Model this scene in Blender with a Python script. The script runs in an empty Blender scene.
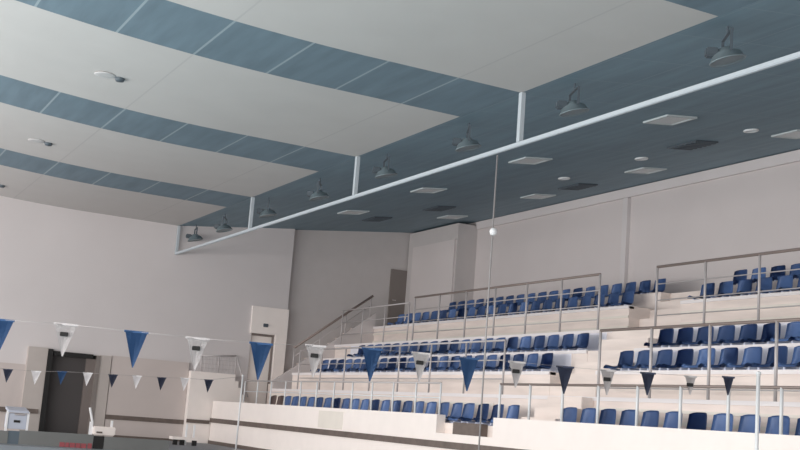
import bpy, bmesh, math, random
from mathutils import Vector, Matrix

random.seed(7)
scene = bpy.context.scene
COL = scene.collection
EYE = 0.97          # camera height above the pool deck (floor is z = 0)

# ------------------------------------------------------------------ camera
F_PX, PITCH, YAW, ROLL = 1179.04, 0.1655533, 0.46181944, -0.07646689
cy, sy = math.cos(YAW), math.sin(YAW)
cp, sp = math.cos(PITCH), math.sin(PITCH)
fw = Vector((sy * cp, cy * cp, sp))
rt0 = Vector((cy, -sy, 0))
dn0 = fw.cross(rt0)
cr, sr = math.cos(ROLL), math.sin(ROLL)
rt = cr * rt0 + sr * dn0
dn = -sr * rt0 + cr * dn0
cam_data = bpy.data.cameras.new('camera')
cam_data.sensor_width = 36
cam_data.lens = F_PX / 800 * 36
cam_data.clip_end = 300
cam = bpy.data.objects.new('camera', cam_data)
COL.objects.link(cam)
m = Matrix.Identity(4)
for i in range(3):
    m[i][0] = rt[i]
    m[i][1] = -dn[i]
    m[i][2] = -fw[i]
m[2][3] = EYE
cam.matrix_world = m
scene.camera = cam

# ------------------------------------------------------------------ light
world = bpy.data.worlds.new('daylight')
scene.world = world
world.use_nodes = True
wb = world.node_tree.nodes['Background']
wb.inputs['Color'].default_value = (1.0, 0.985, 0.97, 1)
wb.inputs['Strength'].default_value = 0.7

def area(name, loc, target, sx, sy_, energy, color=(1, 1, 1)):
    d = bpy.data.lights.new(name, 'AREA')
    d.shape = 'RECTANGLE'
    d.size, d.size_y = sx, sy_
    d.energy = energy
    d.color = color
    o = bpy.data.objects.new(name, d)
    o.location = loc
    o.rotation_euler = (Vector(target) - Vector(loc)).to_track_quat('-Z', 'Y').to_euler()
    COL.objects.link(o)
    return o

# daylight entering through the glazed side of the hall, opposite the stand, and from the glazed end
area('side_window_light', (-4.3, 16, 2.1), (10, 18, 0.6), 32, 3.0, 2300, (1.0, 0.965, 0.94))
area('end_window_light', (4, -9, 2.4), (10, 30, 1.8), 16, 3.6, 500, (1.0, 0.97, 0.94))

scene.view_settings.view_transform = 'Standard'
scene.view_settings.look = 'None'
scene.view_settings.gamma = 1
scene.view_settings.use_curve_mapping = False
scene.view_settings.exposure = 0.2

# ------------------------------------------------------------------ materials
def lin(c):
    return tuple((v / 255 / 12.92) if v / 255 <= 0.04045 else ((v / 255 + 0.055) / 1.055) ** 2.4 for v in c)

def mat(name, rgb, rough=0.6, metal=0.0, spec=0.5, noise=0.0, nscale=3.0, bump=0.0, streak=None):
    mt = bpy.data.materials.new(name)
    mt.use_nodes = True
    nt = mt.node_tree
    b = nt.nodes['Principled BSDF']
    c = lin(rgb)
    b.inputs['Base Color'].default_value = (*c, 1)
    b.inputs['Roughness'].default_value = rough
    b.inputs['Metallic'].default_value = metal
    b.inputs['Specular IOR Level'].default_value = spec
    if noise or bump:
        tc = nt.nodes.new('ShaderNodeTexCoord')
        mp = nt.nodes.new('ShaderNodeMapping')
        if streak:
            mp.inputs['Scale'].default_value = streak
        nz = nt.nodes.new('ShaderNodeTexNoise')
        nz.inputs['Scale'].default_value = nscale
        nz.inputs['Detail'].default_value = 4
        nt.links.new(tc.outputs['Object'], mp.inputs['Vector'])
        nt.links.new(mp.outputs['Vector'], nz.inputs['Vector'])
        if noise:
            rp = nt.nodes.new('ShaderNodeValToRGB')
            rp.color_ramp.elements[0].position = 0.3
            rp.color_ramp.elements[1].position = 0.7
            rp.color_ramp.elements[0].color = (*[max(0, v * (1 - noise)) for v in c], 1)
            rp.color_ramp.elements[1].color = (*[min(1, v * (1 + noise)) for v in c], 1)
            nt.links.new(nz.outputs['Fac'], rp.inputs['Fac'])
            nt.links.new(rp.outputs['Color'], b.inputs['Base Color'])
        if bump:
            bp = nt.nodes.new('ShaderNodeBump')
            bp.inputs['Strength'].default_value = bump
            bp.inputs['Distance'].default_value = 0.01
            nt.links.new(nz.outputs['Fac'], bp.inputs['Height'])
            nt.links.new(bp.outputs['Normal'], b.inputs['Normal'])
    return mt

def panel_mat(name, rgb, seam_rgb, sx, ox, sy_, oy, width, rough=0.6, noise=0.05, streak=(1, 1, 1)):
    """flat panels with thin joints every sx metres across and sy_ metres along (0 = none)"""
    mt = mat(name, rgb, rough, noise=noise, nscale=1.3, streak=streak)
    nt = mt.node_tree
    b = nt.nodes['Principled BSDF']
    geo = nt.nodes.new('ShaderNodeTexCoord')
    sep = nt.nodes.new('ShaderNodeSeparateXYZ')
    nt.links.new(geo.outputs['Object'], sep.inputs[0])
    masks = []
    for axis, step, off in (('X', sx, ox), ('Y', sy_, oy)):
        if not step:
            continue
        a = nt.nodes.new('ShaderNodeMath'); a.operation = 'SUBTRACT'
        nt.links.new(sep.outputs[axis], a.inputs[0]); a.inputs[1].default_value = off - 100 * step
        d = nt.nodes.new('ShaderNodeMath'); d.operation = 'MODULO'
        nt.links.new(a.outputs[0], d.inputs[0]); d.inputs[1].default_value = step
        l = nt.nodes.new('ShaderNodeMath'); l.operation = 'LESS_THAN'
        nt.links.new(d.outputs[0], l.inputs[0]); l.inputs[1].default_value = width
        masks.append(l.outputs[0])
    out = masks[0]
    if len(masks) > 1:
        mx = nt.nodes.new('ShaderNodeMath'); mx.operation = 'MAXIMUM'
        nt.links.new(masks[0], mx.inputs[0]); nt.links.new(masks[1], mx.inputs[1])
        out = mx.outputs[0]
    mix = nt.nodes.new('ShaderNodeMix'); mix.data_type = 'RGBA'
    nt.links.new(out, mix.inputs[0])
    src = b.inputs['Base Color'].links[0].from_socket
    nt.links.new(src, mix.inputs[6])
    mix.inputs[7].default_value = (*lin(seam_rgb), 1)
    nt.links.new(mix.outputs[2], b.inputs['Base Color'])
    return mt

M = {}
M['ceiling'] = panel_mat('white_ceiling_panel', (193, 190, 188), (184, 181, 180), 3.45, 4.55, 0, 0, 0.03, 0.8, 0.02)
M['blue_tile'] = panel_mat('blue_acoustic_panel', (108, 127, 139), (150, 164, 172), 1.15, 4.55, 0, 0, 0.035, 0.7, 0.12, (4, 0.5, 1))
M['soffit'] = panel_mat('blue_soffit_panel', (120, 144, 157), (134, 154, 166), 1.15, 9.15, 1.2, 0.3, 0.02, 0.6, 0.1, (4, 0.5, 1))
M['wall'] = mat('painted_wall', (212, 206, 206), 0.75, noise=0.03, nscale=0.5)
M['wall_back'] = mat('painted_back_wall', (210, 202, 201), 0.75, noise=0.03, nscale=0.5)
M['pier'] = mat('grey_painted_pier', (198, 192, 191), 0.8, noise=0.02)
M['panel'] = mat('beige_cladding', (200, 189, 185), 0.7, noise=0.03, nscale=1.2)
M['panel_grey'] = mat('grey_beige_cladding', (186, 177, 172), 0.7, noise=0.03)
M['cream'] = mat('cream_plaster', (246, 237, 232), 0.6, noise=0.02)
M['cream_patch'] = mat('repaired_plaster', (230, 223, 214), 0.6, noise=0.03)
M['step'] = mat('beige_terrazzo', (236, 223, 216), 0.7, noise=0.09, nscale=2.2, streak=(1, 0.4, 3))
M['ledge'] = mat('white_nosing', (240, 234, 234), 0.5)
M['band'] = mat('dark_brown_tile', (104, 92, 86), 0.5, noise=0.18, nscale=6)
M['deck'] = mat('grey_deck_tile', (134, 138, 144), 0.6, noise=0.06, nscale=2)
M['water'] = mat('pool_water', (120, 160, 170), 0.05, noise=0.1, nscale=2, bump=0.3)
M['steel'] = mat('stainless_rail', (192, 186, 186), 0.45, metal=0.1)
M['rail_dark'] = mat('brown_grey_rail', (142, 128, 122), 0.5, metal=0.1)
M['beam_grey'] = mat('grey_white_beam_paint', (188, 196, 202), 0.5)
M['lamp_frame'] = mat('lamp_frame_paint', (190, 198, 200), 0.5)
M['plate'] = mat('pale_plate', (196, 194, 194), 0.6)
M['pole_grey'] = mat('pole_grey', (160, 156, 156), 0.5)
M['white_metal'] = mat('white_painted_steel', (226, 228, 230), 0.45)
M['seat'] = mat('blue_plastic', (84, 114, 166), 0.35, noise=0.15, nscale=2)
M['seat_old'] = mat('faded_brown_plastic', (112, 96, 92), 0.5)
M['bracket'] = mat('pale_seat_bracket', (216, 222, 240), 0.4)
M['dark'] = mat('shaded_interior', (78, 74, 74), 0.9)  # shade of the unlit passage put into the base colour
M['black'] = mat('black_rubber', (26, 24, 24), 0.7)
M['leaf'] = mat('grey_door_leaf', (120, 110, 106), 0.6)
M['door_grey'] = mat('grey_brown_door', (128, 120, 116), 0.6)
M['glass_lamp'] = mat('frosted_lamp_cover', (206, 212, 214), 0.3)
M['vent'] = mat('dark_vent', (84, 96, 106), 0.6)
M['fixture'] = mat('grey_green_metal', (128, 142, 148), 0.35, metal=0.2)
M['fixture_dark'] = mat('dark_grey_metal', (80, 90, 98), 0.5)
M['flag_blue'] = mat('blue_pennant', (46, 82, 126), 0.7)
M['flag_dark'] = mat('navy_pennant', (56, 62, 84), 0.7)
M['flag_white'] = mat('white_pennant', (240, 238, 240), 0.7)
M['flag_faded'] = mat('faded_white_pennant', (196, 190, 190), 0.7)
M['riser_white'] = mat('white_painted_riser', (236, 236, 246), 0.5)
M['rope'] = mat('pale_rope', (172, 166, 166), 0.8)
M['board'] = mat('dark_green_grey_board', (112, 113, 112), 0.6, noise=0.05)
M['red'] = mat('red_lettering', (150, 74, 80), 0.6)
M['block_blue'] = mat('blue_grey_platform', (190, 196, 210), 0.5)
M['white'] = mat('bright_white', (240, 240, 242), 0.5)

# ------------------------------------------------------------------ geometry helpers
class MB:
    def __init__(self):
        self.bm = bmesh.new()

    def box(self, x0, x1, y0, y1, z0, z1, rot=None, bevel=0):
        mtx = Matrix.Translation(((x0 + x1) / 2, (y0 + y1) / 2, (z0 + z1) / 2))
        if rot:
            mtx = mtx @ rot
        mtx = mtx @ Matrix.Diagonal((abs(x1 - x0), abs(y1 - y0), abs(z1 - z0), 1))
        r = bmesh.ops.create_cube(self.bm, size=1, matrix=mtx)
        if bevel:
            es = list({e for v in r['verts'] for e in v.link_edges})
            bmesh.ops.bevel(self.bm, geom=es, offset=bevel, segments=2, affect='EDGES', clamp_overlap=True)
        return self

    def tube(self, a, b, r, seg=8, r2=None):
        a, b = Vector(a), Vector(b)
        d = b - a
        q = d.to_track_quat('Z', 'Y').to_matrix().to_4x4()
        bmesh.ops.create_cone(self.bm, cap_ends=True, segments=seg, radius1=r, radius2=r if r2 is None else r2,
                              depth=d.length, matrix=Matrix.Translation((a + b) / 2) @ q)
        return self

    def lathe(self, prof, seg=24, mtx=None):
        """prof: list of (r, z); axis Z"""
        mtx = mtx or Matrix.Identity(4)
        rings = []
        for r, z in prof:
            if r < 1e-5:
                rings.append([self.bm.verts.new(mtx @ Vector((0, 0, z)))])
            else:
                rings.append([self.bm.verts.new(mtx @ Vector((r * math.cos(2 * math.pi * k / seg), r * math.sin(2 * math.pi * k / seg), z))) for k in range(seg)])
        for A, B in zip(rings, rings[1:]):
            for k in range(seg):
                k2 = (k + 1) % seg
                if len(A) == 1 and len(B) == 1:
                    continue
                if len(A) == 1:
                    self.bm.faces.new((A[0], B[k], B[k2]))
                elif len(B) == 1:
                    self.bm.faces.new((A[k], B[0], A[k2]))
                else:
                    self.bm.faces.new((A[k], B[k], B[k2], A[k2]))
        return self

    def prism(self, pts, axis, a, b):
        """polygon pts in the plane across axis, extruded from a to b"""
        def P(p, t):
            return Vector((t, p[0], p[1])) if axis == 'X' else Vector((p[0], t, p[1])) if axis == 'Y' else Vector((p[0], p[1], t))
        A = [self.bm.verts.new(P(p, a)) for p in pts]
        B = [self.bm.verts.new(P(p, b)) for p in pts]
        self.bm.faces.new(A)
        self.bm.faces.new(B[::-1])
        n = len(pts)
        for i in range(n):
            self.bm.faces.new((A[i], B[i], B[(i + 1) % n], A[(i + 1) % n]))
        return self

    def build(self, name, material, parent=None, smooth=False, loc=None):
        bmesh.ops.recalc_face_normals(self.bm, faces=self.bm.faces)
        me = bpy.data.meshes.new(name)
        self.bm.to_mesh(me)
        self.bm.free()
        me.materials.append(material)
        if smooth:
            for p in me.polygons:
                p.use_smooth = True
        o = bpy.data.objects.new(name, me)
        COL.objects.link(o)
        if parent:
            o.parent = parent
        if loc:
            o.location = loc
        return o

def tag(o, label, cat, group=None):
    o['label'] = label
    o['category'] = cat
    if group:
        o['group'] = group
    return o

def thing(name, label, cat, loc=(0, 0, 0), rz=0, group=None):
    o = bpy.data.objects.new(name, None)
    o.empty_display_size = 0.2
    COL.objects.link(o)
    o.location = loc
    o.rotation_euler = (0, 0, rz)
    return tag(o, label, cat, group)

def copy_tree(o, parent=None):
    c = o.copy()
    COL.objects.link(c)
    c.parent = parent
    for ch in list(o.children):
        copy_tree(ch, c)
    return c

def struct(o):
    o['kind'] = 'structure'
    return o

def Z(rel):
    return rel + EYE

ORD = ['', 'first', 'second', 'third', 'fourth', 'fifth', 'sixth', 'seventh', 'eighth', 'ninth', 'tenth', 'eleventh', 'twelfth',
       'thirteenth', 'fourteenth', 'fifteenth', 'sixteenth', 'seventeenth', 'eighteenth', 'nineteenth', 'twentieth',
       'twenty-first', 'twenty-second', 'twenty-third', 'twenty-fourth', 'twenty-fifth', 'twenty-sixth', 'twenty-seventh', 'twenty-eighth']

# ------------------------------------------------------------------ setting
YF = 32.3           # far wall
XB = 17.2           # back wall behind the stand
XE = 9.1            # edge where the white ceiling meets the soffit
def soffit_z(x):
    return Z(5.0 + 0.118 * (x - XE))
def ceil_z(x):
    if x > 7:
        return Z(5.02 - 0.02 * (x - 7) / 2.1)
    if x > 0:
        return Z(5.02 + 0.012 * (7 - x) ** 2)
    return Z(5.02 + 0.012 * 49 + 0.168 * (-x) * 0.4)

# floor with the pool basin cut out
fl = MB()
fl.box(-12, 8.6, 23.2, YF + 3, -0.3, 0).box(8.6, 18.2, -8, YF + 3, -0.3, 0).box(-12, -9, -8, 23.2, -0.3, 0).box(-9, 8.6, -8, -2.0, -0.3, 0)
struct(fl.build('floor', M['deck']))
struct(MB().box(-9, 8.6, -2.0, 23.2, -1.6, -0.18).build('pool_water', M['water']))

# ceiling: one curved sheet, white bays and blue bands across the hall
STRIPES = [(14.55 + 5.85 * k, 14.55 + 5.85 * k + (1.85 if k >= 0 else 1.6)) for k in range(-3, 3)]
def ceiling():
    bm = bmesh.new()
    ys = [-8.0]
    for a, b in STRIPES:
        if b > -8:
            ys += [a, b]
    ys += [YF]
    ys = sorted(set(y for y in ys if -8 <= y <= YF))
    xs = [-12 + 0.5 * k for k in range(0, 43)]
    xs = [x for x in xs if x < XE - 0.2] + [XE]
    top = 0.25
    lo = [[bm.verts.new((x, y, ceil_z(x))) for y in ys] for x in xs]
    hi = [[bm.verts.new((x, y, ceil_z(x) + top)) for y in ys] for x in xs]
    nx, ny = len(xs), len(ys)
    def is_blue(j):
        mid = (ys[j] + ys[j + 1]) / 2
        return any(a - 0.01 < mid < b + 0.01 for a, b in STRIPES)
    for i in range(nx - 1):
        for j in range(ny - 1):
            f = bm.faces.new((lo[i][j], lo[i][j + 1], lo[i + 1][j + 1], lo[i + 1][j]))
            f.material_index = 1 if is_blue(j) else 0
            bm.faces.new((hi[i][j], hi[i + 1][j], hi[i + 1][j + 1], hi[i][j + 1]))
    for i in range(nx - 1):
        for j in (0, ny - 1):
            bm.faces.new((lo[i][j], lo[i + 1][j], hi[i + 1][j], hi[i][j]))
    for j in range(ny - 1):
        for i in (0, nx - 1):
            bm.faces.new((lo[i][j], lo[i][j + 1], hi[i][j + 1], hi[i][j]))
    bmesh.ops.recalc_face_normals(bm, faces=bm.faces)
    me = bpy.data.meshes.new('ceiling')
    bm.to_mesh(me)
    bm.free()
    me.materials.append(M['ceiling'])
    me.materials.append(M['blue_tile'])
    o = bpy.data.objects.new('ceiling', me)
    COL.objects.link(o)
    return struct(o)
ceiling()
struct(MB().prism([(XE, soffit_z(XE)), (XB + 0.4, soffit_z(XB + 0.4)), (XB + 0.4, soffit_z(XB) + 0.35), (XE, soffit_z(XE) + 0.25)], 'Y', -8, YF + 0.3)
       .build('ceiling', M['soffit']))
# far wall with the dark doorway cut in it
DX0, DX1, DZ = 6.02, 7.32, Z(1.16)
fwm = MB()
fwm.box(-12, DX0, YF, YF + 0.3, 0, Z(6.4)).box(DX1, 11.58, YF, YF + 0.3, 0, Z(6.4)).box(DX0, DX1, YF, YF + 0.3, DZ, Z(6.4))
fwm.box(12.28, 12.62, YF, YF + 0.3, 0, Z(5.6)).box(11.58, 12.28, YF, YF + 0.3, Z(2.22), Z(5.6)).box(11.58, 12.28, YF + 0.14, YF + 0.3, 0, Z(2.22))
struct(fwm.build('wall_far', M['wall']))
struct(MB().box(12.62, XB + 0.4, YF + 0.25, YF + 0.5, 0, Z(6.6)).build('wall_recess', M['pier']))
struct(MB().box(XB, XB + 0.3, -8, YF + 0.25, 0, Z(6.3)).build('wall_back', M['wall_back']))
# pier with a light panel in the far corner
struct(MB().box(16.55, XB - 0.001, 29.45, YF + 0.2, Z(3.09), Z(5.83)).build('wall_pier', M['pier']))
struct(MB().box(16.49, 16.55, 29.5, 32.1, Z(3.2), Z(5.35)).build('trim_1', M['wall_back']))
# cornice under the soffit, and a shallow pilaster
struct(MB().prism([(XB - 0.06, soffit_z(XB) - 0.24), (XB, soffit_z(XB) - 0.24), (XB, soffit_z(XB) - 0.01), (XB - 0.1, soffit_z(XB) - 0.03)], 'Y', -8, 29.4)
       .build('trim_2', M['wall']))
struct(MB().box(XB - 0.1, XB, 22.3, 22.48, Z(3.2), soffit_z(XB) - 0.26).build('trim_3', M['wall']))
# cladding on the far wall, left and right of the doorway
struct(MB().box(2.0, 5.42, YF - 0.1, YF, 0, Z(0.76)).build('trim_4', M['panel']))
struct(MB().box(5.42, DX0 - 0.1, YF - 0.16, YF, 0, Z(1.24)).build('trim_5', M['panel_grey']))
struct(MB().box(DX1 + 0.32, 9.8, YF - 0.12, YF, 0, Z(1.2)).build('trim_6', M['panel']))
struct(MB().box(DX1, DX1 + 0.3, YF - 0.14, YF, 0, Z(1.18)).build('trim_7', M['panel_grey']))
# dark tile bands
struct(MB().box(2.0, 5.85, YF - 0.19, YF - 0.16, Z(-0.49), Z(-0.37)).box(DX1 + 0.31, 9.8, YF - 0.15, YF - 0.12, Z(-0.5), Z(-0.38))
       .build('baseboard_far', M['band']))
struct(MB().box(7.9, 9.8, YF - 0.16, YF - 0.12, 0, 0.06).build('baseboard_floor', M['band']))
# doorway: deep passage with shade in its colour, black jamb, and an open grey leaf
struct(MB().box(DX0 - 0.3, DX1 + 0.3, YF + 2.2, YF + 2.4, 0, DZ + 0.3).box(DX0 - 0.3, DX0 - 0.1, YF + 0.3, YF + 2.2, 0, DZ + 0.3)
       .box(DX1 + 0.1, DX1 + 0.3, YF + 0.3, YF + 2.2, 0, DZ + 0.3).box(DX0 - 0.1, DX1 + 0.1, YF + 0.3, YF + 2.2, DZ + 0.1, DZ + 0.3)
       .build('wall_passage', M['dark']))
d1 = MB().box(DX0 - 0.1, DX0 + 0.03, YF - 0.2, YF + 0.3, 0, DZ + 0.06).box(DX0 + 0.05, DX1 - 0.2, YF - 0.16, YF + 0.3, DZ - 0.1, DZ + 0.02).build('door_1', M['black'])
struct(d1)
MB().box(DX0 + 0.04, 6.98, YF + 0.05, YF + 0.1, 0.01, DZ - 0.1).build('leaf_shade_panel', M['dark'], d1)  # flat dark sheet standing for the shade inside the doorway
MB().box(6.98, DX1 - 0.1, YF - 0.02, YF + 0.05, 0.01, DZ - 0.1).build('leaf_shade_panel', M['leaf'], d1)
MB().box(DX1 - 0.1, DX1, YF - 0.16, YF + 0.3, 0, DZ).build('door_jamb', M['door_grey'], d1)
# grey door at the top landing and pale door low in the corner
d2 = struct(MB().box(16.0, 16.68, YF + 0.19, YF + 0.25, Z(2.7), Z(4.66)).build('door_2', M['door_grey']))
MB().tube((16.1, YF + 0.17, Z(3.7)), (16.22, YF + 0.17, Z(3.7)), 0.015).build('door_handle', M['steel'], d2)
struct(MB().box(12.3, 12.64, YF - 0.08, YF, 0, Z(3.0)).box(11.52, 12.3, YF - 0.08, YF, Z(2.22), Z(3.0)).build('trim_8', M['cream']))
d3 = struct(MB().box(11.62, 12.24, YF + 0.1, YF + 0.14, Z(0.1), Z(2.16)).build('door_3', M['cream']))
MB().box(11.58, 12.28, YF - 0.0, YF + 0.1, Z(2.16), Z(2.215)).box(12.24, 12.275, YF, YF + 0.1, Z(0.1), Z(2.16)).build('door_frame', M['leaf'], d3)

# ------------------------------------------------------------------ grandstand
G = thing('grandstand', 'stepped cream concrete grandstand with rows of blue seats behind a low front wall', 'grandstand')
NEAR = 4.0
ledge = Z(0.20)
# front wall with a notch at the gate
fw_ = MB().box(10.5, 10.68, 19.0, 31.9, 0, ledge).box(10.5, 10.68, NEAR, 17.05, 0, ledge).box(10.5, 10.68, 17.05, 19.0, 0, Z(-0.13))
fw_.build('front_wall', M['cream'], G)
MB().box(10.492, 10.502, 23.1, 24.4, Z(-0.24), Z(0.13)).build('wall_patch', M['cream_patch'], G)
MB().box(10.46, 10.5, NEAR, 31.9, Z(-0.39), Z(-0.27)).build('tile_band', M['band'], G)
MB().box(10.47, 10.5, NEAR, 31.9, 0, 0.09).build('baseboard', M['band'], G)
LEND = 31.28
tiers = [  # x0, x1, z, y_far
    (10.68, 11.7, 0.06, LEND), (11.7, 12.2, 0.64, 30.6), (12.2, 13.0, 1.11, 30.4), (13.0, 13.8, 1.57, 30.2),
    (13.8, 15.0, 2.05, 31.3), (15.0, 15.8, 2.70, 31.3), (15.8, XB, 3.08, 31.3)]
AIS = (16.55, 17.95)        # stair aisle through the lower rows
AIS2 = (17.75, 19.35)       # stair aisle through the upper rows
for (x0, x1, z, yf) in tiers:
    t = MB()
    x1e = x1 if x1 < XB else XB - 0.005
    if x0 == 10.68:
        t.box(x0, x1, NEAR, yf, 0, Z(z))
    elif x0 in (12.2, 13.0):
        t.box(x0, x1, NEAR, AIS[0], 0, Z(z)).box(x0, x1, AIS[1], yf, 0, Z(z))
    elif x0 in (15.0, 15.8):
        t.box(x0, x1e, NEAR, AIS2[0], 0, Z(z)).box(x0, x1e, AIS2[1], yf, 0, Z(z))
    else:
        t.box(x0, x1, NEAR, yf, 0, Z(z))
    t.build('tier', M['step'], G)
def nosing(x, z, y0, y1):
    MB().box(x - 0.03, x + 0.12, y0, y1, Z(z) - 0.05, Z(z) + 0.012).build('nosing', M['ledge'], G)
nosing(11.7, 0.64, NEAR, 30.6)
nosing(12.2, 1.11, NEAR, AIS[0]); nosing(12.2, 1.11, AIS[1], 30.4)
nosing(13.0, 1.57, NEAR, AIS[0]); nosing(13.0, 1.57, AIS[1], 30.2)
nosing(13.8, 2.05, NEAR, 31.4)
nosing(15.0, 2.70, NEAR, AIS2[0]); nosing(15.0, 2.70, AIS2[1], 31.4)
# riser grooves: shallow raised courses on the tall risers
for x, z0, z1 in ((15.0, 2.07, 2.64), (11.7, 0.13, 0.58)):
    for k in range(2):
        zz = z0 + (z1 - z0) * (0.3 + 0.38 * k)
        for a, b in (((NEAR, AIS2[0]), (AIS2[1], 31.4)) if x == 15.0 else ((NEAR, 17.0), (19.0, 30.6))):
            MB().box(x - 0.025, x, a, b, Z(zz), Z(zz) + 0.05).build('riser_course', M['cream_patch'], G)
# aisle steps
def steps(xa, xb, za, zb, n, ya, yb):
    for k in range(n):
        x0 = xa + (xb - xa) * k / n
        z = za + (zb - za) * (k + 1) / n
        s = MB().box(x0, xa + (xb - xa) * (k + 1) / n - 0.001, ya + 0.002, yb - 0.002, Z(za) - 0.3, Z(z), bevel=0.008)
        s.build('stair_step', M['step'], G)
steps(12.2, 13.8, 0.64, 2.03, 6, *AIS)
steps(15.0, 16.3, 2.05, 3.08, 5, *AIS2)
MB().box(16.3, XB - 0.005, *AIS2, Z(2.0), Z(3.08)).build('landing', M['step'], G)
steps(10.95, 11.7, 0.06, 0.63, 3, 15.9, 16.9)
for x, z0, z1, ab in ((13.0, 1.125, 1.52, ((NEAR, AIS[0]), (18.45, 30.2))), (13.8, 1.58, 2.0, ((NEAR, AIS[0]), (18.45, 30.2)))):
    for a, b in ab:
        MB().box(x - 0.012, x, a, b, Z(z0), Z(z1)).build('painted_riser', M['riser_white'], G)
# dark box standing in the gate notch
MB().box(10.505, 10.675, 17.5, 18.4, Z(-0.128), Z(0.08)).build('gate_step', M['band'], G)
MB().box(12.21, 13.79, 30.41, 31.3, 0, Z(0.64)).build('landing', M['step'], G)
# stair to the top landing along the far wall
for k in range(12):
    x0 = 12.2 + 0.235 * k
    MB().box(x0, x0 + 0.234, 31.42, YF - 0.09 if x0 < 12.6 else YF + 0.24, 0, Z(0.64 + 2.06 * (k + 1) / 12)).build('stair_step', M['step'], G)
MB().box(15.02, XB - 0.005, 31.42, YF + 0.18, 0, Z(2.70)).build('landing', M['step'], G)
MB().prism([(12.0, Z(0.0)), (15.02, Z(0.0)), (15.02, Z(3.12)), (12.3, Z(1.1)), (12.0, Z(0.9))], 'Y', 31.31, 31.415).build('stair_parapet', M['wall_back'], G)
# landing beside the far wall, left of the stand
L = thing('stair_landing', 'pale raised stair block against the far wall at the end of the stand', 'stair')
MB().box(9.81, 11.1, 31.95, YF - 0.005, 0, Z(0.98)).build('landing', M['cream'], L)
for k in range(4):
    MB().box(11.1 + 0.11 * k, 11.1 + 0.11 * (k + 1), 31.95, YF - 0.005, 0, Z(0.8 - 0.18 * k)).build('stair_step', M['cream'], L)
MB().box(9.81, 10.46, 31.91, 31.95, Z(-0.44), Z(-0.34)).build('tile_band', M['band'], L)

# ------------------------------------------------------------------ railings
def railing(label, pts, height, spacing, bars, rp=0.022, rt=0.026, mtop='rail_dark', mpost='steel', name='railing', skip=0.0):
    """pts: polyline of base points (absolute)"""
    base = Vector(pts[0])
    root = thing(name, label, 'railing', base)
    P = [Vector(p) - base for p in pts]
    top = MB()
    bar = MB()
    for a, b in zip(P, P[1:]):
        up = Vector((0, 0, height))
        top.tube(a + up, b + up, rt)
        for h in bars:
            bar.tube(a + Vector((0, 0, h)), b + Vector((0, 0, h)), 0.011, 6)
    top.build('handrail', M[mtop], root, True)
    if bars:
        bar.build('rail_bars', M[mpost], root, True)
    for si, (a, b) in enumerate(zip(P, P[1:])):
        n = max(1, round((b - a).length / spacing))
        for k in range(n + 1):
            if si > 0 and k == 0:
                continue
            p = a.lerp(b, k / n)
            MB().tube(p, p + Vector((0, 0, height)), rp).build('post', M[mpost], root, True)
    return root

railing('grey railing along the upper walkway, left of the aisle, under the top seats',
        [(13.86, 18.84, Z(2.055)), (13.86, 26.65, Z(2.055))], 1.12, 1.3, (0.22, 0.5, 0.8))
railing('grey railing along the upper walkway, right of the aisle',
        [(13.86, 17.1, Z(2.055)), (13.86, 8.0, Z(2.055))], 1.12, 1.22, (0.22, 0.5, 0.8))
railing('thin grey railing guarding the far end of the upper walkway',
        [(13.86, 26.95, Z(2.055)), (13.86, 31.1, Z(2.055))], 1.0, 1.2, (0.3, 0.65), 0.018, 0.018, 'steel')
railing('grey railing before the middle seat rows, far block of the stand',
        [(11.76, 18.84, Z(0.645)), (11.76, 28.9, Z(0.645))], 1.02, 1.35, (0.3, 0.65), 0.02, 0.02, 'steel')
railing('grey railing before the middle seat rows, near block of the stand',
        [(11.76, 15.9, Z(0.645)), (11.76, 8.0, Z(0.645))], 1.1, 1.33, (0.16,), 0.024, 0.024)
railing('low white-posted rail on the front wall, right of the gate notch',
        [(10.57, 17.0, ledge), (10.57, 7.0, ledge)], 0.56, 0.95, (), 0.022, 0.02, 'rail_dark', 'white_metal')
railing('low white-posted rail on the front wall, left of the gate notch',
        [(10.57, 19.05, ledge), (10.57, 29.6, ledge)], 0.57, 1.0, (0.3,), 0.018, 0.016, 'steel', 'white_metal')
# sloping handrail beside the stair to the top landing
r_ = thing('stair_railing', 'sloping handrail climbing beside the far wall to the top landing', 'railing', (12.55, 31.36, Z(1.0)))
MB().tube((0, 0, 0.86), (2.35, 0, 2.62), 0.035).build('handrail', M['rail_dark'], r_, True)
MB().tube((0, 0, 0.6), (2.35, 0, 2.36), 0.014).build('rail_bars', M['steel'], r_, True)
for k in range(4):
    x = 0.02 + 2.28 * k / 3
    MB().tube((x, 0, 0.75 * x + 0.24), (x, 0, 0.86 + 0.75 * x), 0.02).build('post', M['steel'], r_, True)
# railing on the small landing with mesh infill, then down
r_ = thing('landing_railing', 'low mesh railing on the pale stair block beside the far wall', 'railing', (9.98, 31.98, Z(0.985)))
MB().tube((0.1, 0, 0.44), (1.1, 0, 0.52), 0.022).tube((1.1, 0, 0.52), (1.55, 0, -0.6), 0.022).build('handrail', M['steel'], r_, True)
mb = MB()
for k in range(11):
    x = 0.1 + k * 0.1
    mb.tube((x, 0, 0.0), (x, 0, 0.44), 0.007, 5)
for k in range(3):
    mb.tube((0.1, 0, 0.1 + 0.12 * k), (1.1, 0, 0.12 + 0.12 * k), 0.006, 5)
mb.build('mesh_infill', M['steel'], r_)
for x, h in ((0.1, 0.44), (0.6, 0.48), (1.1, 0.52)):
    MB().tube((x, 0, 0), (x, 0, h), 0.018).build('post', M['steel'], r_, True)

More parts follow.
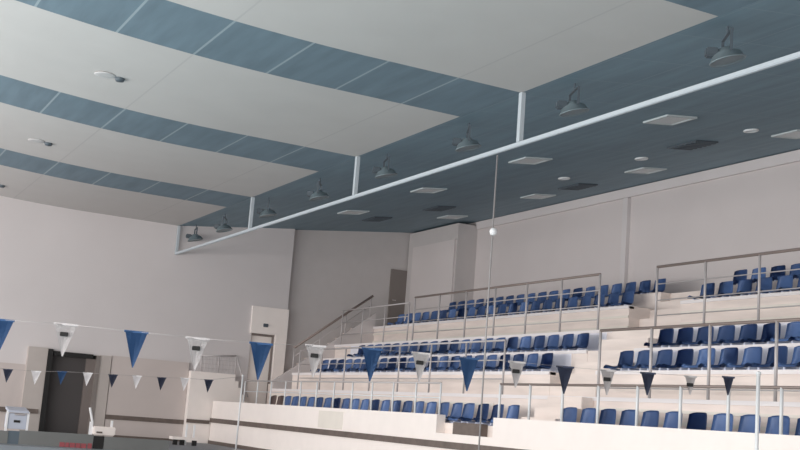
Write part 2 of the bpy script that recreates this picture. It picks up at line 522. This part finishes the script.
# ------------------------------------------------------------------ seats
def seat_shell(profile, w0, w1, curl, name, material, parent):
    """profile: (x, z) list; sheet swept across with raised side edges, then thickened"""
    bm = bmesh.new()
    n = 8
    rows = []
    L_ = len(profile)
    for j, (x, z) in enumerate(profile):
        t = j / (L_ - 1)
        w = w0 + (w1 - w0) * t
        row = []
        nxp = profile[min(j + 1, L_ - 1)]
        pvp = profile[max(j - 1, 0)]
        tx, tz = nxp[0] - pvp[0], nxp[1] - pvp[1]
        l = math.hypot(tx, tz)
        nx_, nz_ = -tz / l, tx / l        # towards the sitter
        for k in range(n + 1):
            u = -1 + 2 * k / n
            c = curl * abs(u) ** 3
            drop = 0.035 * abs(u) ** 4 if j == L_ - 1 else 0
            row.append(bm.verts.new((x + nx_ * c - tx / l * drop, u * w / 2, z + nz_ * c - tz / l * drop)))
        rows.append(row)
    for A, B in zip(rows, rows[1:]):
        for k in range(n):
            bm.faces.new((A[k], A[k + 1], B[k + 1], B[k]))
    bmesh.ops.solidify(bm, geom=bm.faces[:], thickness=0.014)
    bmesh.ops.recalc_face_normals(bm, faces=bm.faces)
    me = bpy.data.meshes.new(name)
    bm.to_mesh(me)
    bm.free()
    me.materials.append(material)
    for p in me.polygons:
        p.use_smooth = True
    o = bpy.data.objects.new(name, me)
    COL.objects.link(o)
    o.parent = parent
    return o

def make_seat(material, label):
    """faces -X; origin at the middle of its foot on the step"""
    s = thing('stadium_seat', label, 'seat')
    pan = [(-0.2, 0.05), (-0.198, 0.075), (-0.175, 0.092), (-0.11, 0.086), (-0.03, 0.076), (0.05, 0.074), (0.1, 0.085)]
    back = [(0.095, 0.08), (0.122, 0.11), (0.138, 0.17), (0.148, 0.24), (0.156, 0.3), (0.161, 0.355), (0.164, 0.39)]
    seat_shell(pan, 0.38, 0.41, 0.03, 'seat_pan', material, s)
    seat_shell(back, 0.42, 0.36, 0.05, 'backrest', material, s)
    b = MB().box(-0.12, 0.1, -0.17, -0.13, 0.0, 0.07, bevel=0.006).box(-0.12, 0.1, 0.13, 0.17, 0.0, 0.07, bevel=0.006)
    b.box(-0.14, 0.12, -0.19, 0.19, 0.0, 0.015)
    b.build('bracket', M['bracket'], s)
    return s

seat_proto = make_seat(M['seat'], 'seat')
brown_proto = make_seat(M['seat_old'], 'seat')
used = {'blue': False, 'brown': False}
def seat_row(x, z, ys, rowname, block, group, brown=0):
    for i, y in enumerate(ys):
        isb = i >= len(ys) - brown
        key = 'brown' if isb else 'blue'
        proto = brown_proto if isb else seat_proto
        s = copy_tree(proto) if used[key] else proto
        used[key] = True
        s.location = (x, y, Z(z))
        s.rotation_euler = (0, 0, random.uniform(-0.03, 0.03))
        colr = 'faded brown' if isb else 'blue'
        s['label'] = f'{colr} bucket seat, {rowname} {block[0]}, {ORD[i + 1]} from the {block[1]}'
        s['group'] = group
def yrange(a, b, step=0.5):
    n = int(abs(b - a) / step + 1e-6) + 1
    sgn = 1 if b > a else -1
    return [a + sgn * step * k for k in range(n)]
def rs(xx, zz, far, near, rowname, group):
    seat_row(xx, zz, far, rowname, ('far block', 'aisle'), group + ', far block')
    seat_row(xx, zz, near, rowname, ('near block', 'aisle'), group + ', near block')
# front row: the gate notch and stair gap divide it
seat_row(10.98, 0.06, yrange(19.3, 29.0), 'front row', ('far block', 'gate notch'), 'front row seats, far block', brown=2)
seat_row(10.98, 0.06, yrange(15.7, 9.4), 'front row', ('near block', 'stair gap'), 'front row seats, near block')
seat_row(10.94, 0.06, yrange(17.3, 18.8), 'front row', ('inside the wall notch', 'near side'), 'seats in the gate notch')
rs(12.52, 1.122, yrange(18.7, 29.4), yrange(16.3, 11.4), 'second row', 'second row seats')
rs(13.32, 1.582, yrange(18.7, 28.9), yrange(16.25, 12.3), 'third row', 'third row seats')
rs(15.32, 2.712, yrange(19.95, 30.9), yrange(17.5, 14.2), 'fourth row', 'fourth row seats')
rs(16.15, 3.08, yrange(19.95, 29.4), yrange(17.52, 15.0), 'top row', 'top row seats')

# ------------------------------------------------------------------ long white beam on hangers
B = thing('suspended_beam', 'long white beam hanging on posts below the blue soffit edge', 'beam', (XE, 8, Z(4.2)))
MB().box(-0.03, 0.03, -8, YF - 8 - 0.01, -0.032, 0.032, bevel=0.01).build('beam', M['beam_grey'], B)
for y in (14.52, 20.33, 26.2, YF - 0.08, 8.75, 3.0):
    MB().box(-0.035, 0.035, y - 8 - 0.04, y - 8 + 0.04, 0.032, 0.79).build('hanger_post', M['beam_grey'], B)

# flood lights between soffit edge and beam
def floodlight():
    t = thing('floodlight', 'x', 'floodlight')
    tilt = Matrix.Rotation(math.radians(166), 4, 'X')
    MB().lathe([(0.0, -0.12), (0.09, -0.12), (0.11, -0.08), (0.2, -0.03), (0.245, 0.06), (0.26, 0.065), (0.25, 0.08), (0.235, 0.07), (0.17, 0.0), (0.0, -0.03)], 24, tilt)\
        .build('reflector', M['fixture'], t, True)
    rf = t.children[0]
    MB().lathe([(0.0, 0.05), (0.232, 0.05), (0.232, 0.06), (0.0, 0.065)], 24, tilt).build('lens', M['fixture'], rf)
    MB().box(-0.08, 0.08, 0.12, 0.3, -0.03, 0.1, bevel=0.02).build('ballast_box', M['fixture_dark'], t)
    MB().box(-0.29, -0.27, -0.02, 0.02, 0.0, 0.3).box(0.27, 0.29, -0.02, 0.02, 0.0, 0.3).box(-0.29, 0.29, -0.02, 0.02, 0.3, 0.32)\
        .tube((0, 0, 0.32), (0, 0, 0.44), 0.015).build('bracket', M['fixture_dark'], t)
    return t
fproto = None
FY = [10.58, 13.75, 16.78, 19.87, 23.1, 26.19, 29.4, 31.9]
for i, y in enumerate(FY):
    fl_ = floodlight() if fproto is None else copy_tree(fproto)
    fproto = fproto or fl_
    fl_.location = (9.5, y, Z(4.665))
    fl_.scale = (0.86, 0.86, 0.86)
    fl_.rotation_euler = (0, 0, math.radians([60, 70, 65, 75, 60, 70, 60, 80][i]))
    fl_['label'] = f'grey dish floodlight under the soffit above the white beam, {ORD[8 - i]} from the far wall'
    fl_['group'] = 'floodlights above the beam'

# recessed lamps and vents in the soffit
TILT = Matrix.Rotation(-math.atan(0.118), 4, 'Y')
def on_soffit(o, x, y, drop=0.0):
    o.location = (x, y, soffit_z(x) - drop)
    o.rotation_euler = (0, -math.atan(0.118), 0)
sq = None
k = 0
for x, ys, rn in ((12.62, [11.1, 15.4, 19.69, 24.0, 28.2], 'pool-side row'), (15.8, [15.67, 20.03, 24.2, 28.5], 'wall-side row')):
    for i, y in enumerate(ys):
        if sq is None:
            t = thing('ceiling_light', 'x', 'ceiling light')
            f_ = MB().box(-0.32, 0.32, -0.32, -0.27, -0.03, 0.0).box(-0.32, 0.32, 0.27, 0.32, -0.03, 0.0).box(-0.32, -0.27, -0.27, 0.27, -0.03, 0.0).box(0.27, 0.32, -0.27, 0.27, -0.03, 0.0)
            f_.build('frame', M['lamp_frame'], t)
            MB().box(-0.27, 0.27, -0.27, 0.27, -0.02, 0.0).build('diffuser', M['glass_lamp'], t)
            sq = t
        else:
            t = copy_tree(sq)
        on_soffit(t, x, y)
        t['label'] = f'unlit square white lamp panel in the blue soffit, {rn}, {ORD[len(ys) - i]} from the far wall'
        t['group'] = 'square lamp panels in the soffit'
rd = None
YS = [15.68, 18.78, 21.5]
for i, y in enumerate(YS):
    if rd is None:
        t = thing('downlight', 'x', 'ceiling light')
        MB().lathe([(0.13, 0.0), (0.14, -0.02), (0.12, -0.035), (0.09, -0.03), (0.09, 0.0)], 20).build('rim', M['white_metal'], t, True)
        MB().lathe([(0.0, -0.02), (0.09, -0.02), (0.09, 0.0), (0.0, 0.0)], 20).build('lens', M['glass_lamp'], t)
        rd = t
    else:
        t = copy_tree(rd)
    on_soffit(t, 14.7, y)
    t['label'] = f'small round downlight between the two rows of square soffit lamps, {["nearest", "middle", "farthest"][i]} of three'
    t['group'] = 'small round downlights in the soffit'
vt = None
for x, y, lab in ((14.66, 17.2, 'nearest one, below the largest square lamp'), (15.78, 22.5, 'middle one'), (14.5, 26.9, 'second from the far wall'), (13.9, 29.4, 'closest to the far wall')):
    if vt is None:
        t = thing('ceiling_vent', 'x', 'vent')
        MB().box(-0.28, 0.28, -0.42, 0.42, -0.03, 0.0, bevel=0.008).build('frame', M['fixture_dark'], t)
        v_ = MB()
        for q_ in range(6):
            v_.box(-0.25, 0.25, -0.37 + q_ * 0.13, -0.31 + q_ * 0.13, -0.045, -0.03)
        v_.build('slats', M['vent'], t)
        vt = t
    else:
        t = copy_tree(vt)
    on_soffit(t, x, y)
    t['label'] = f'dark slatted vent in the blue soffit, {lab}'
    t['group'] = 'dark vents in the soffit'

# downlights with dark snouts on the white ceiling
cp_ = None
for i, y in enumerate((18.6, 24.6, 30.7)):
    if cp_ is None:
        t = thing('ceiling_spotlight', 'x', 'ceiling light')
        MB().lathe([(0.0, 0.0), (0.2, 0.0), (0.22, -0.015), (0.19, -0.025), (0.1, -0.03), (0.0, -0.03)], 28).build('cover_plate', M['plate'], t, True)
        MB().lathe([(0.1, 0.0), (0.1, -0.05), (0.08, -0.08), (0.0, -0.08)], 18, Matrix.Translation((0.3, 0, 0.0))).build('lamp_head', M['fixture_dark'], t, True)
        cp_ = t
    else:
        t = copy_tree(cp_)
    t.location = (3.78, y, ceil_z(3.78))
    t.scale = (0.8, 0.8, 0.9)
    t['label'] = f'{["white plate with dark lamp head in the widest white ceiling bay", "small dark lamp head in the second white ceiling bay", "small dark lamp head by the left frame edge near the far wall"][i]}'
    t['group'] = 'spotlights on the white ceiling'

# ------------------------------------------------------------------ poles and pennant lines
P = thing('hanging_pole', 'thin grey vertical pole from the white beam down to the deck', 'pole', (9.1, 15.13, 0))
MB().tube((0, 0, 0.02), (0, 0, Z(4.14)), 0.013).build('pole', M['pole_grey'], P, True)
MB().lathe([(0.0, 0.0), (0.12, 0.0), (0.12, 0.02), (0.03, 0.04), (0.0, 0.04)], 16).build('base_plate', M['steel'], P)
MB().lathe([(0.0, -0.06), (0.045, -0.045), (0.06, 0), (0.045, 0.045), (0.0, 0.06)], 14, Matrix.Translation((-0.01, -0.04, Z(2.94)))).build('lamp_globe', M['white'], P, True)

def post(label, x, y, top):
    t = thing('flag_post', label, 'pole', (x, y, 0))
    MB().tube((0, 0, 0.02), (0, 0, top), 0.022).build('pole', M['white_metal'], t, True)
    MB().lathe([(0.0, 0.0), (0.1, 0.0), (0.1, 0.02), (0.035, 0.05), (0.0, 0.05)], 16).build('base_plate', M['steel'], t)
    MB().lathe([(0.0, 0.03), (0.03, 0.02), (0.03, -0.01), (0.0, -0.01)], 12, Matrix.Translation((0, 0, top))).build('end_cap', M['white_metal'], t, True)
    return t
post('white post on the deck at the right end of the large pennant line', 9.62, 10.04, Z(0.84))
post('white post by the stand corner holding the far pennant line', 9.6, 27.1, Z(0.82))

def rope(name, label, pts, r):
    mb = MB()
    for a, b in zip(pts, pts[1:]):
        mb.tube(a, b, r, 5)
    return tag(mb.build(name, M['rope'], None, True), label, 'rope')

def pennant(kind, w, h, name='pennant'):
    t = thing(name, 'x', 'pennant')
    c = {'blue': 'flag_blue', 'dark': 'flag_dark', 'white': 'flag_faded' if name == 'pennant' else 'flag_white'}[kind]
    bm = bmesh.new()
    n = 8
    A, Bk = [], []
    front = []
    for j in range(n + 1):
        tt = j / n
        hw = w / 2 * (1 - tt) + 0.004
        row = []
        for q_ in range(5):
            u = -1 + q_ / 2
            row.append(bm.verts.new((u * hw, 0.012 * math.sin(3 * tt + 2 * u), -h * tt)))
        front.append(row)
    for A, Bk in zip(front, front[1:]):
        for q_ in range(4):
            bm.faces.new((A[q_], A[q_ + 1], Bk[q_ + 1], Bk[q_]))
    bmesh.ops.solidify(bm, geom=bm.faces[:], thickness=0.003)
    me = bpy.data.meshes.new('cloth')
    bm.to_mesh(me); bm.free()
    me.materials.append(M[c])
    o = bpy.data.objects.new('cloth', me)
    COL.objects.link(o); o.parent = t
    MB().box(-w / 2 - 0.01, w / 2 + 0.01, -0.006, 0.006, -0.012, 0.008).build('hem', M[c], t)
    if kind == 'white' and name == 'pennant':
        MB().box(-0.045, 0.03, -0.022, -0.015, -0.115, -0.075, bevel=0.008).build('mark', M['black'], o)
    return t

# near line: alternating blue and white, 0.55 m apart, twisting edge-on towards its right end
n_x = [1.66, 2.21, 2.76, 3.30, 3.85, 4.39, 4.94, 5.48, 6.03, 6.57, 7.12, 7.66, 8.21, 8.75, 9.2]
n_y = [11.44, 11.28, 10.81, 10.66, 10.45, 10.42, 10.32, 10.33, 10.33, 10.28, 10.21, 10.20, 10.22, 10.16, 10.06]
n_z = [0.66, 0.67, 0.64, 0.63, 0.63, 0.66, 0.68, 0.69, 0.69, 0.70, 0.70, 0.71, 0.73, 0.74, 0.77]
n_h = [0.31, 0.30, 0.33, 0.3, 0.34, 0.3, 0.31, 0.28, 0.33, 0.26, 0.28, 0.26, 0.24, 0.2, 0.2]
n_w = [0.2, 0.2, 0.2, 0.2, 0.2, 0.18, 0.19, 0.17, 0.19, 0.16, 0.17, 0.15, 0.15, 0.12, 0.12]
pts = [(0.6, 11.6, Z(0.68))] + [(a, b, Z(c)) for a, b, c in zip(n_x, n_y, n_z)] + [(9.62, 10.04, Z(0.82))]
rope('pennant_line', 'thin pale rope of large pennants crossing in front of the stand', pts, 0.0015)
for i in range(15):
    kind = 'blue' if i % 2 == 0 else 'white'
    if i >= 10 and kind == 'blue':
        kind = 'dark'
    t = pennant(kind, n_w[i], n_h[i])
    t.location = (n_x[i], n_y[i], Z(n_z[i]))
    t.rotation_euler = (0, 0, -0.1 - 0.028 * i)
    cn = {'blue': 'blue triangular pennant', 'dark': 'dark navy triangular pennant', 'white': 'white triangular pennant with small dark mark'}[kind]
    t['label'] = f'{cn}, {ORD[i + 1]} from the left on the nearer line'
    t['group'] = 'pennants on the nearer line'
f_x = [4.17, 4.77, 5.33, 5.90, 6.47, 7.02, 7.60, 8.15, 8.73]
f_z = [0.50, 0.51, 0.55, 0.57, 0.58, 0.60, 0.61, 0.64, 0.65]
pts = [(3.0, 27, Z(0.5))] + [(a, 27, Z(c)) for a, c in zip(f_x, f_z)] + [(9.6, 27.1, Z(0.8))]
rope('pennant_line', 'thin pale rope of small pennants before the far wall doorway', pts, 0.004)
for i in range(9):
    kind = 'white' if i % 2 else ('blue' if i == 2 else 'dark')
    t = pennant(kind, 0.2, 0.29, 'small_pennant')
    t.location = (f_x[i], 27, Z(f_z[i]))
    t.rotation_euler = (0, 0, -0.25)
    t['label'] = f'small {"white" if i % 2 else "blue" if i == 2 else "dark navy"} pennant on the far line, {ORD[i + 1]} from the left'
    t['group'] = 'small pennants on the far line'

# ------------------------------------------------------------------ pool end: starting blocks and board
def start_block(label, x, y, full):
    t = thing('starting_block', label, 'starting block', (x, y, 0))
    if full:
        MB().box(-0.27, 0.27, -0.28, 0.28, 0.14, 0.52, bevel=0.02).build('body', M['block_blue'], t)
        MB().prism([(-0.33, 0.54), (0.33, 0.62), (0.33, 0.68), (-0.33, 0.60)], 'Y', -0.29, 0.29).build('platform', M['block_blue'], t).rotation_euler = (0, 0, math.radians(90))
        MB().box(-0.33, -0.27, -0.3, -0.24, 0, 0.58).build('leg', M['white'], t)
        MB().box(0.27, 0.33, -0.3, -0.24, 0, 0.58).build('leg', M['white'], t)
        MB().box(-0.1, 0.08, -0.3, -0.28, 0.3, 0.36).build('number_plate', M['black'], t)
        MB().tube((-0.1, -0.3, 0.5), (0.2, -0.3, 0.5), 0.02).build('grab_bar', M['steel'], t)
    else:
        MB().box(-0.06, 0.02, -0.03, 0.03, 0, 0.42).build('post', M['white'], t)
        MB().tube((-0.1, 0, 0.76), (0.0, 0, 0.42), 0.03).build('handle', M['white'], t)
        MB().box(0.02, 0.55, -0.2, 0.2, 0.12, 0.32, bevel=0.02).build('platform', M['cream'], t)
        MB().box(0.08, 0.22, -0.22, -0.2, 0.16, 0.2).build('number_plate', M['band'], t)
        MB().box(0.45, 0.5, -0.05, 0.0, 0.3, 0.48).build('side_post', M['white'], t)
    return t
sb = start_block('blue-grey starting block with white legs at the left frame edge', 4.9, 29.6, True)
sb.scale = (0.8, 0.8, 0.95)
start_block('cream starting block with slanted white handle right of the dark doorway', 6.72, 29.6, False)
t = thing('starting_block', 'low starting block with dark feet and white uprights left of the post', 'starting block', (8.75, 29.3, 0))
for x in (0.0, 0.18, 0.5):
    MB().box(x - 0.04, x + 0.06, -0.05, 0.05, 0, 0.13).build('foot', M['black'], t)
for x in (0.3, 0.5):
    MB().box(x - 0.02, x + 0.02, 0.05, 0.1, 0, 0.52).build('upright', M['white'], t)
MB().box(-0.06, 0.6, 0.0, 0.3, 0.13, 0.2).build('platform', M['cream'], t)

b_ = thing('low_board', 'low dark grey-green board with red lettering in front of the dark doorway', 'board', (3.0, 24, 0))
MB().box(-1.0, 0.86, -0.03, 0.03, -0.0, 0.24).build('board_panel', M['board'], b_)
MB().box(1.07, 2.5, -0.03, 0.03, -0.0, 0.27).build('board_panel', M['board'], b_)
MB().box(2.72, 4.05, -0.03, 0.03, -0.0, 0.25).build('board_panel', M['board'], b_)
MB().box(0.86, 1.07, -0.02, 0.04, 0, 0.25).build('board_post', M['vent'], b_)
MB().box(2.5, 2.72, -0.02, 0.04, 0, 0.25).build('board_post', M['black'], b_)
l_ = MB()
xx = 1.85
for w_ in (0.1, 0.07, 0.1, 0.09, 0.1):
    l_.box(xx, xx + w_, -0.045, -0.03, 0.0, 0.09)
    xx += w_ + 0.015
l_.build('lettering', M['red'], b_.children[1])
MB().box(2.4, 2.48, -0.045, -0.03, 0.0, 0.1).build('red_stripe', M['red'], b_.children[1])
# small dark emergency sign above corner door
tag(MB().box(11.88, 12.02, YF - 0.13, YF - 0.08, Z(2.42), Z(2.52), bevel=0.01).build('wall_sign', M['fixture_dark']), 'tiny dark fitting on the far wall above the pale corner door', 'wall sign')
